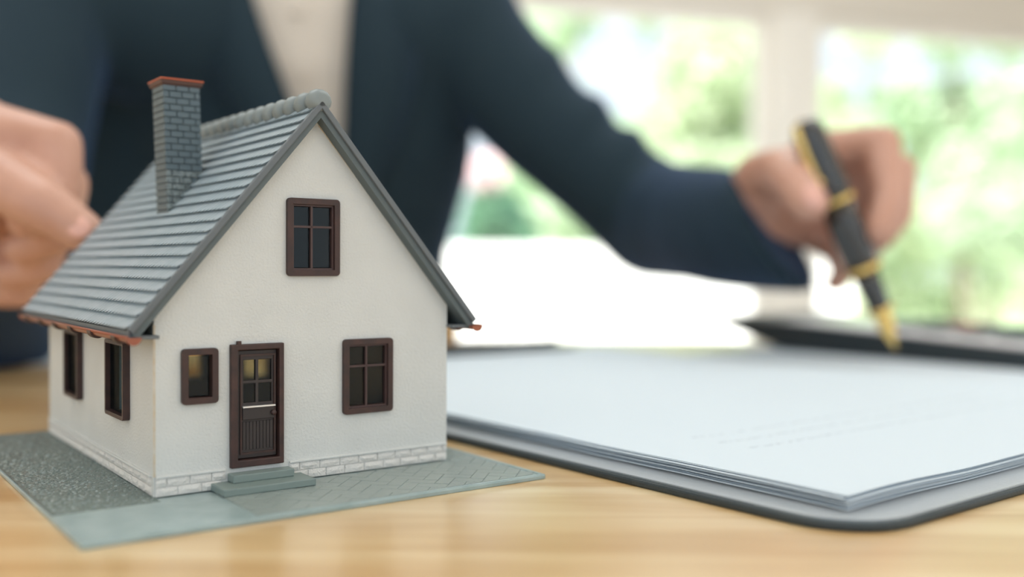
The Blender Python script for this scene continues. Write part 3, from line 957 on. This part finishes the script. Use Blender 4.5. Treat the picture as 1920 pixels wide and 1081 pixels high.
bm = bmesh.new(); bm.from_mesh(jacket.data)
kill = [f for f in bm.faces if inV(f.calc_center_median()) and f.normal.y < -.1]
bmesh.ops.delete(bm, geom=kill, context='FACES'); bm.to_mesh(jacket.data); bm.free()
sol = jacket.modifiers.new('cloth', 'SOLIDIFY'); sol.thickness = .003; sol.offset = -1


def front_y(x, z):
    """front surface of the jacket torso at (x, z)"""
    for k in range(len(spine)-1):
        z0, y0, a0, b0 = spine[k]; z1, y1, a1, b1 = spine[k+1]
        if z0 <= z <= z1:
            t = (z-z0)/(z1-z0); y = y0+(y1-y0)*t; a_ = a0+(a1-a0)*t; b_ = b0+(b1-b0)*t
            u = min(.98, abs((x-cx)/a_)); return y - b_*math.sqrt(1-u*u)
    return .95


# lapels: thin folded strips along both sides of the opening
for nm_, top, w_ in (('l', vt0, -1), ('r', vt1, 1)):
    pts = []; n = 9
    for k in range(n):
        f = k/(n-1)*1.15
        xin = vb.x + (top.x-vb.x)*(f if w_ < 0 else min(1, f)**.55); z = vb.z + (top.z-vb.z)*f
        wd = .010 + .05*math.sin(min(1, f*1.05)*math.pi*.62)
        pts.append((xin, z, wd))
    vs = []; fs = []
    for xin, z, wd in pts:
        for e in (0, .5, 1):
            x = xin + w_*wd*e - w_*.004; vs.append((x, front_y(x, z) - .007 + .003*abs(e-.5), z - (.012*e)))
    for k in range(n-1):
        for e in range(2):
            q = k*3+e; fs.append((q, q+1, q+4, q+3))
    lp = MB().add(vs, fs).build('lapel', M['suit'], person, smooth=True)
    s_ = lp.modifiers.new('cloth', 'SOLIDIFY'); s_.thickness = .003; s_.offset = 0
# shirt and collar
st = MB()
st.loft([st.ring((cx + (.008 if z > 1 else 0), y + .002, z), (0, 0, 1), a_*.93, b_*.93, up=(0, 1, 0), n=32) for z, y, a_, b_ in spine[1:]])
st.loft([st.ring(neck + Vector((0, .0, -.045)), (0, -.2, 1), .072, .07), st.ring(neck + Vector((.004, -.006, .03)), (0, -.3, 1), .062, .062)])
shirt = worn(st, 'shirt', M['shirt'], .006, 3)
MB().loft([MB().ring(neck + Vector((.002, -.003, .0)), (0, -.25, 1), .068, .068), MB().ring(neck + Vector((.004, -.008, .04)), (0, -.25, 1), .063, .063)], cap=False).build('collar', M['shirt'], person, smooth=True).modifiers.new('cloth', 'SOLIDIFY').thickness = .003
for k in range(4):
    z = 1.10 - k*.055; x = cx + .04 + .006*k
    MB().sphere((x, front_y(x, z)*1.0 + .004, z), .0045, 10, 6, (1, .5, 1)).build('shirt_button', M['shirt'], person, smooth=True)
# trousers, shoes, hair
tr = MB(); tr.sphere(pelvis, .15, 20, 12, (1.15, .9, .75))
for sx in (-1, 1):
    hip = pelvis + Vector((sx*.09, 0, -.03)); kn = Vector((cx + sx*.13, .74, .50)); an = Vector((cx + sx*.13, .80, .10))
    tr.chain([hip, kn, an], [.085, .062, .05])
worn(tr, 'trousers', M['trousers'], .008, 3)
for sx in (-1, 1):
    an = Vector((cx + sx*.13, .80, .045)); s_ = MB(); s_.sphere(an + Vector((0, .0, 0)), .044, 14, 8, (.9, 1.1, 1)); s_.sphere(an + Vector((0, -.11, -.012)), .042, 14, 8, (1, 1.5, .75)); s_.cone(an + Vector((0,0,-.005)), an + Vector((0, -.11, -.015)), .038, .029)
    worn(s_, 'shoe', M['shoe'], .006, 2)
hr = MB(); hr.sphere(hd + Vector((0, .026, .05)), .098, 20, 14, (.9, 1.0, .98)); hr.sphere(hd + Vector((0, .05, .0)), .085, 16, 10, (.92, .8, 1))
worn(hr, 'hair', M['hair'], .006, 2)
for sx in (-1, 1): MB().sphere(hd + Vector((sx*.033, -.071, .022)), .0115, 12, 8, (1.1, .6, .7)).build('eye', M['eye'], person, smooth=True)
# nails that face the camera
for p_, q_, r_ in (((158, 436, .432), (84, 385, .436), .0092), ((1518, 380, .646), (1488, 340, .660), .0125)):
    tp = at(*p_); dr = (tp-at(*q_)).normalized()
    c_ = tp + Vector((0, -1, .35)).normalized()*r_*.78
    g = MB(); g.sphere((0, 0, 0), r_*.72, 12, 8, (.75, 1.0, .25)); 
    zq = Vector((0, -1, .35)).normalized(); yq = (dr - zq*dr.dot(zq)).normalized(); xq = yq.cross(zq)
    mm = Matrix((xq, yq, zq)).transposed().to_4x4(); mm.translation = c_
    g.v = [tuple(mm @ Vector(v)) for v in g.v]; g.build('nail', M['nail'], person, smooth=True)

# ================================================================== PEN
PA, PB = at(1507, 226, .662), at(1680, 654, .668)
pd = (PB-PA).normalized(); pl_ = (PB-PA).length
pen = tag(empty('fountain_pen', PA), 'black and gold fountain pen held upright in the hand above the calculator', 'pen')


def pp(t): return pd*(pl_*t)


def pen_part(name, prof, m, parent=pen):
    g = MB(); g.loft([g.ring(pp(t), pd, r_*1.65, n=24) for t, r_ in prof]); return g.build(name, m, parent, smooth=True)


pen_part('cap', [(0.0, .003), (.01, .0052), (.05, .0066), (.30, .0074), (.335, .0074)], M['pen_black'])
pen_part('cap_band', [(.335, .0072), (.338, .0078), (.352, .0078), (.356, .0072)], M['gold'])
pen_part('barrel', [(.356, .0066), (.45, .0070), (.60, .0068), (.635, .0062)], M['pen_black'])
pen_part('barrel_ring', [(.630, .0060), (.633, .0072), (.652, .0072), (.656, .0060)], M['gold'])
pen_part('grip', [(.656, .0055), (.74, .0048), (.80, .0044), (.825, .0048)], M['pen_black'])
pen_part('grip_ring', [(.815, .0046), (.818, .0054), (.832, .0054), (.836, .0046)], M['gold'])
nb_ = MB()
xq = pd.cross(Vector((0, 1, 0))).normalized(); yq = pd.cross(xq)
rings = []
for t, w_, h_ in ((.83, .0052, .0050), (.87, .0062, .0042), (.90, .0058, .0034), (.95, .0032, .0020), (1.0, .0006, .0006)):
    rings.append([pp(t) + xq*w_*math.cos(a_) + yq*h_*math.sin(a_) for a_ in [2*math.pi*i/16 for i in range(16)]])
nb_.loft(rings); nb_.build('nib', M['gold'], pen, smooth=True)
cs = (xq*-.6 + yq*-.5)
cs = (Vector((-.8, -.6, 0)) - pd*Vector((-.8, -.6, 0)).dot(pd)).normalized()
g = MB(); g.tube([pp(.005) + cs*.003, pp(.02) + cs*.0115, pp(.12) + cs*.0128, pp(.22) + cs*.0126, pp(.25) + cs*.0120], [.0022, .0026, .0024, .0024, .0034], 12)
g.sphere(pp(.25) + cs*.0124, .0046); g.build('pen_clip', M['gold'], pen, smooth=True)

# ================================================================== GARDEN
random.seed(11)


def leaves(mb, c, rad, n, size, sq=(1, 1, 1)):
    for _ in range(n):
        d_ = Vector((random.gauss(0, 1), random.gauss(0, 1), random.gauss(0, 1))).normalized()*rad*(random.random()**.45)
        p = Vector(c) + Vector((d_.x*sq[0], d_.y*sq[1], d_.z*sq[2]))
        e = Euler((random.uniform(0, 6.3), random.uniform(0, 6.3), random.uniform(0, 6.3))).to_matrix(); s_ = size*random.uniform(.6, 1.3)
        a_, b_ = e.col[0]*s_*.5, e.col[1]*s_
        mb.add([p - b_, p + a_*.9, p + b_, p - a_*.9], [(0, 1, 2, 3)])


def tree(name, loc, h, crowns, mname, label, cat, group=None):
    t = tag(empty(name, loc), label, cat, group)
    g = MB(); top = max(c[2] for c in crowns)
    g.tube([(0, 0, 0), (.03, 0, top*.4), (0, .05, top*.85)], [.09*h/3, .07*h/3, .03*h/3], 10)
    tr_ = g.build('trunk', M['bark'], t, smooth=True)
    for cx_, cy_, cz_, r_, n_ in crowns:
        b = MB(); b.tube([(0, .02, top*.35), (cx_*.5, cy_*.5, cz_*.75), (cx_, cy_, cz_)], [.035, .025, .01], 8); b.build('branch', M['bark'], t, smooth=True)
    g = MB()
    for cx_, cy_, cz_, r_, n_ in crowns: leaves(g, (cx_, cy_, cz_), r_, n_, .085)
    tag(g.build('foliage', M[mname], t), kind='stuff')
    return t


def gp(px, py, d): return at(px, py, d)


def tree_at(name, d, pxx, blobs, mname, label, cat, group=None):
    b0 = at(pxx, 499, d); loc = Vector((b0.x, d, -.1)); cr = []
    for (px, py, rpx, n_) in blobs:
        p = at(px, py, d + random.uniform(-.3, .3)); cr.append((p.x-loc.x, p.y-loc.y, p.z-loc.z, rpx/FPX*d, n_))
    return tree(name, loc, 3, cr, mname, label, cat, group)


G = 'trees and shrubs beyond the white garden wall'
tree_at('garden_tree', 10.5, 1345, [(1345, 120, 105, 900), (1290, 240, 90, 700), (1400, 235, 95, 750), (1260, 330, 80, 500), (1375, 345, 100, 800)], 'leaf_b', 'yellow-green leafy tree beyond the garden wall just left of the window post', 'tree', G)
tree_at('garden_tree', 11.5, 1040, [(1020, 60, 70, 450), (1050, 210, 70, 500), (1000, 330, 90, 700), (1080, 330, 70, 500), (1090, 25, 45, 170)], 'leaf_a', 'light green tree beyond the garden wall beside the navy shoulder', 'tree', G)
tree_at('garden_tree', 12.5, 1220, [(1190, 290, 90, 650), (1215, 20, 45, 200), (1270, 110, 40, 150)], 'leaf_a', 'thin-crowned light green tree beyond the garden wall above the bent sleeve', 'tree', G)
tree_at('garden_tree', 10, 1800, [(1800, 250, 110, 1000), (1900, 230, 100, 800), (1690, 200, 60, 300), (1840, 350, 110, 900), (1780, 70, 60, 230), (1900, 60, 60, 250)], 'leaf_a', 'broad light green tree beyond the garden wall above the calculator', 'tree', G)
tree_at('garden_tree', 12, 1625, [(1570, 250, 60, 350), (1640, 60, 60, 250), (1600, 330, 90, 600), (1560, 180, 40, 130)], 'leaf_b', 'sparse yellow-green tree beyond the garden wall just right of the window post', 'tree', G)
# shrubs seen under the arm
def shrub(d, pxx, blobs, mname, label):
    b0 = at(pxx, 499, d); loc = Vector((b0.x, d, -.1)); t = tag(empty('garden_shrub', loc), label, 'shrub', G)
    g = MB()
    for k_ in range(4): g.tube([(0, 0, 0), (.1*(k_-1.5), .05*k_, .5), (.16*(k_-1.5), .05, .95)], [.02, .014, .006], 6)
    g.build('stem', M['bark'], t, smooth=True); g = MB()
    for (px, py, rpx, n_) in blobs:
        p = at(px, py, d + random.uniform(-.15, .15)); leaves(g, p-loc, rpx/FPX*d, n_, .07)
    tag(g.build('foliage', M[mname], t), kind='stuff'); return t


s1 = shrub(8.6, 925, [(925, 400, 55, 700), (905, 445, 50, 500), (960, 440, 50, 500)], 'leaf_c', 'dark blue-green shrub seen in the gap under the raised arm')
fl = MB(); c_ = at(910, 325, 8.5)
for k_ in range(160):
    leaves(fl, c_ - Vector(s1.location), .13, 1, .07, (1, 1, 1.2))
MB_f = fl.build('blossom', M['blossom'], s1); tag(MB_f, kind='stuff')
g = MB(); g.tube([(at(922, 440, 8.55)-Vector(s1.location)), c_-Vector(s1.location)], [.012, .006], 6); g.build('stem', M['bark'], s1)
shrub(9.5, 1030, [(1030, 425, 60, 700), (1085, 440, 50, 550), (990, 430, 50, 500)], 'leaf_a', 'mid green shrub seen under the sleeve right of the pink blossom')
for k_, (px, lab) in enumerate(((1250, 'low leafy shrub above the garden wall behind the elbow'), (1640, 'low leafy shrub above the garden wall behind the writing hand'), (1850, 'low leafy shrub above the garden wall at the far end past the pen'))):
    shrub((8.9, 9.3, 8.5)[k_], px, [(px-60, 425, 60, 600), (px+10, 410, 65, 700), (px+80, 430, 60, 600)], ('leaf_a', 'leaf_b', 'leaf_a')[k_], lab)
# low pale shrubs on the lawn where the white wall ends
for px, n0, lab in ((1690, 230, 'thin pale shrub growing on the lawn behind the pen nib'), (1870, 260, 'thin pale shrub growing on the lawn behind the calculator keys')):
    shrub(10.9 if px < 1800 else 12.0, px, [(px-70, 470, 60, n0), (px+20, 500, 65, n0), (px+60, 440, 60, n0), (px-20, 560, 60, n0), (px+70, 570, 60, n0)], 'leaf_b', lab)
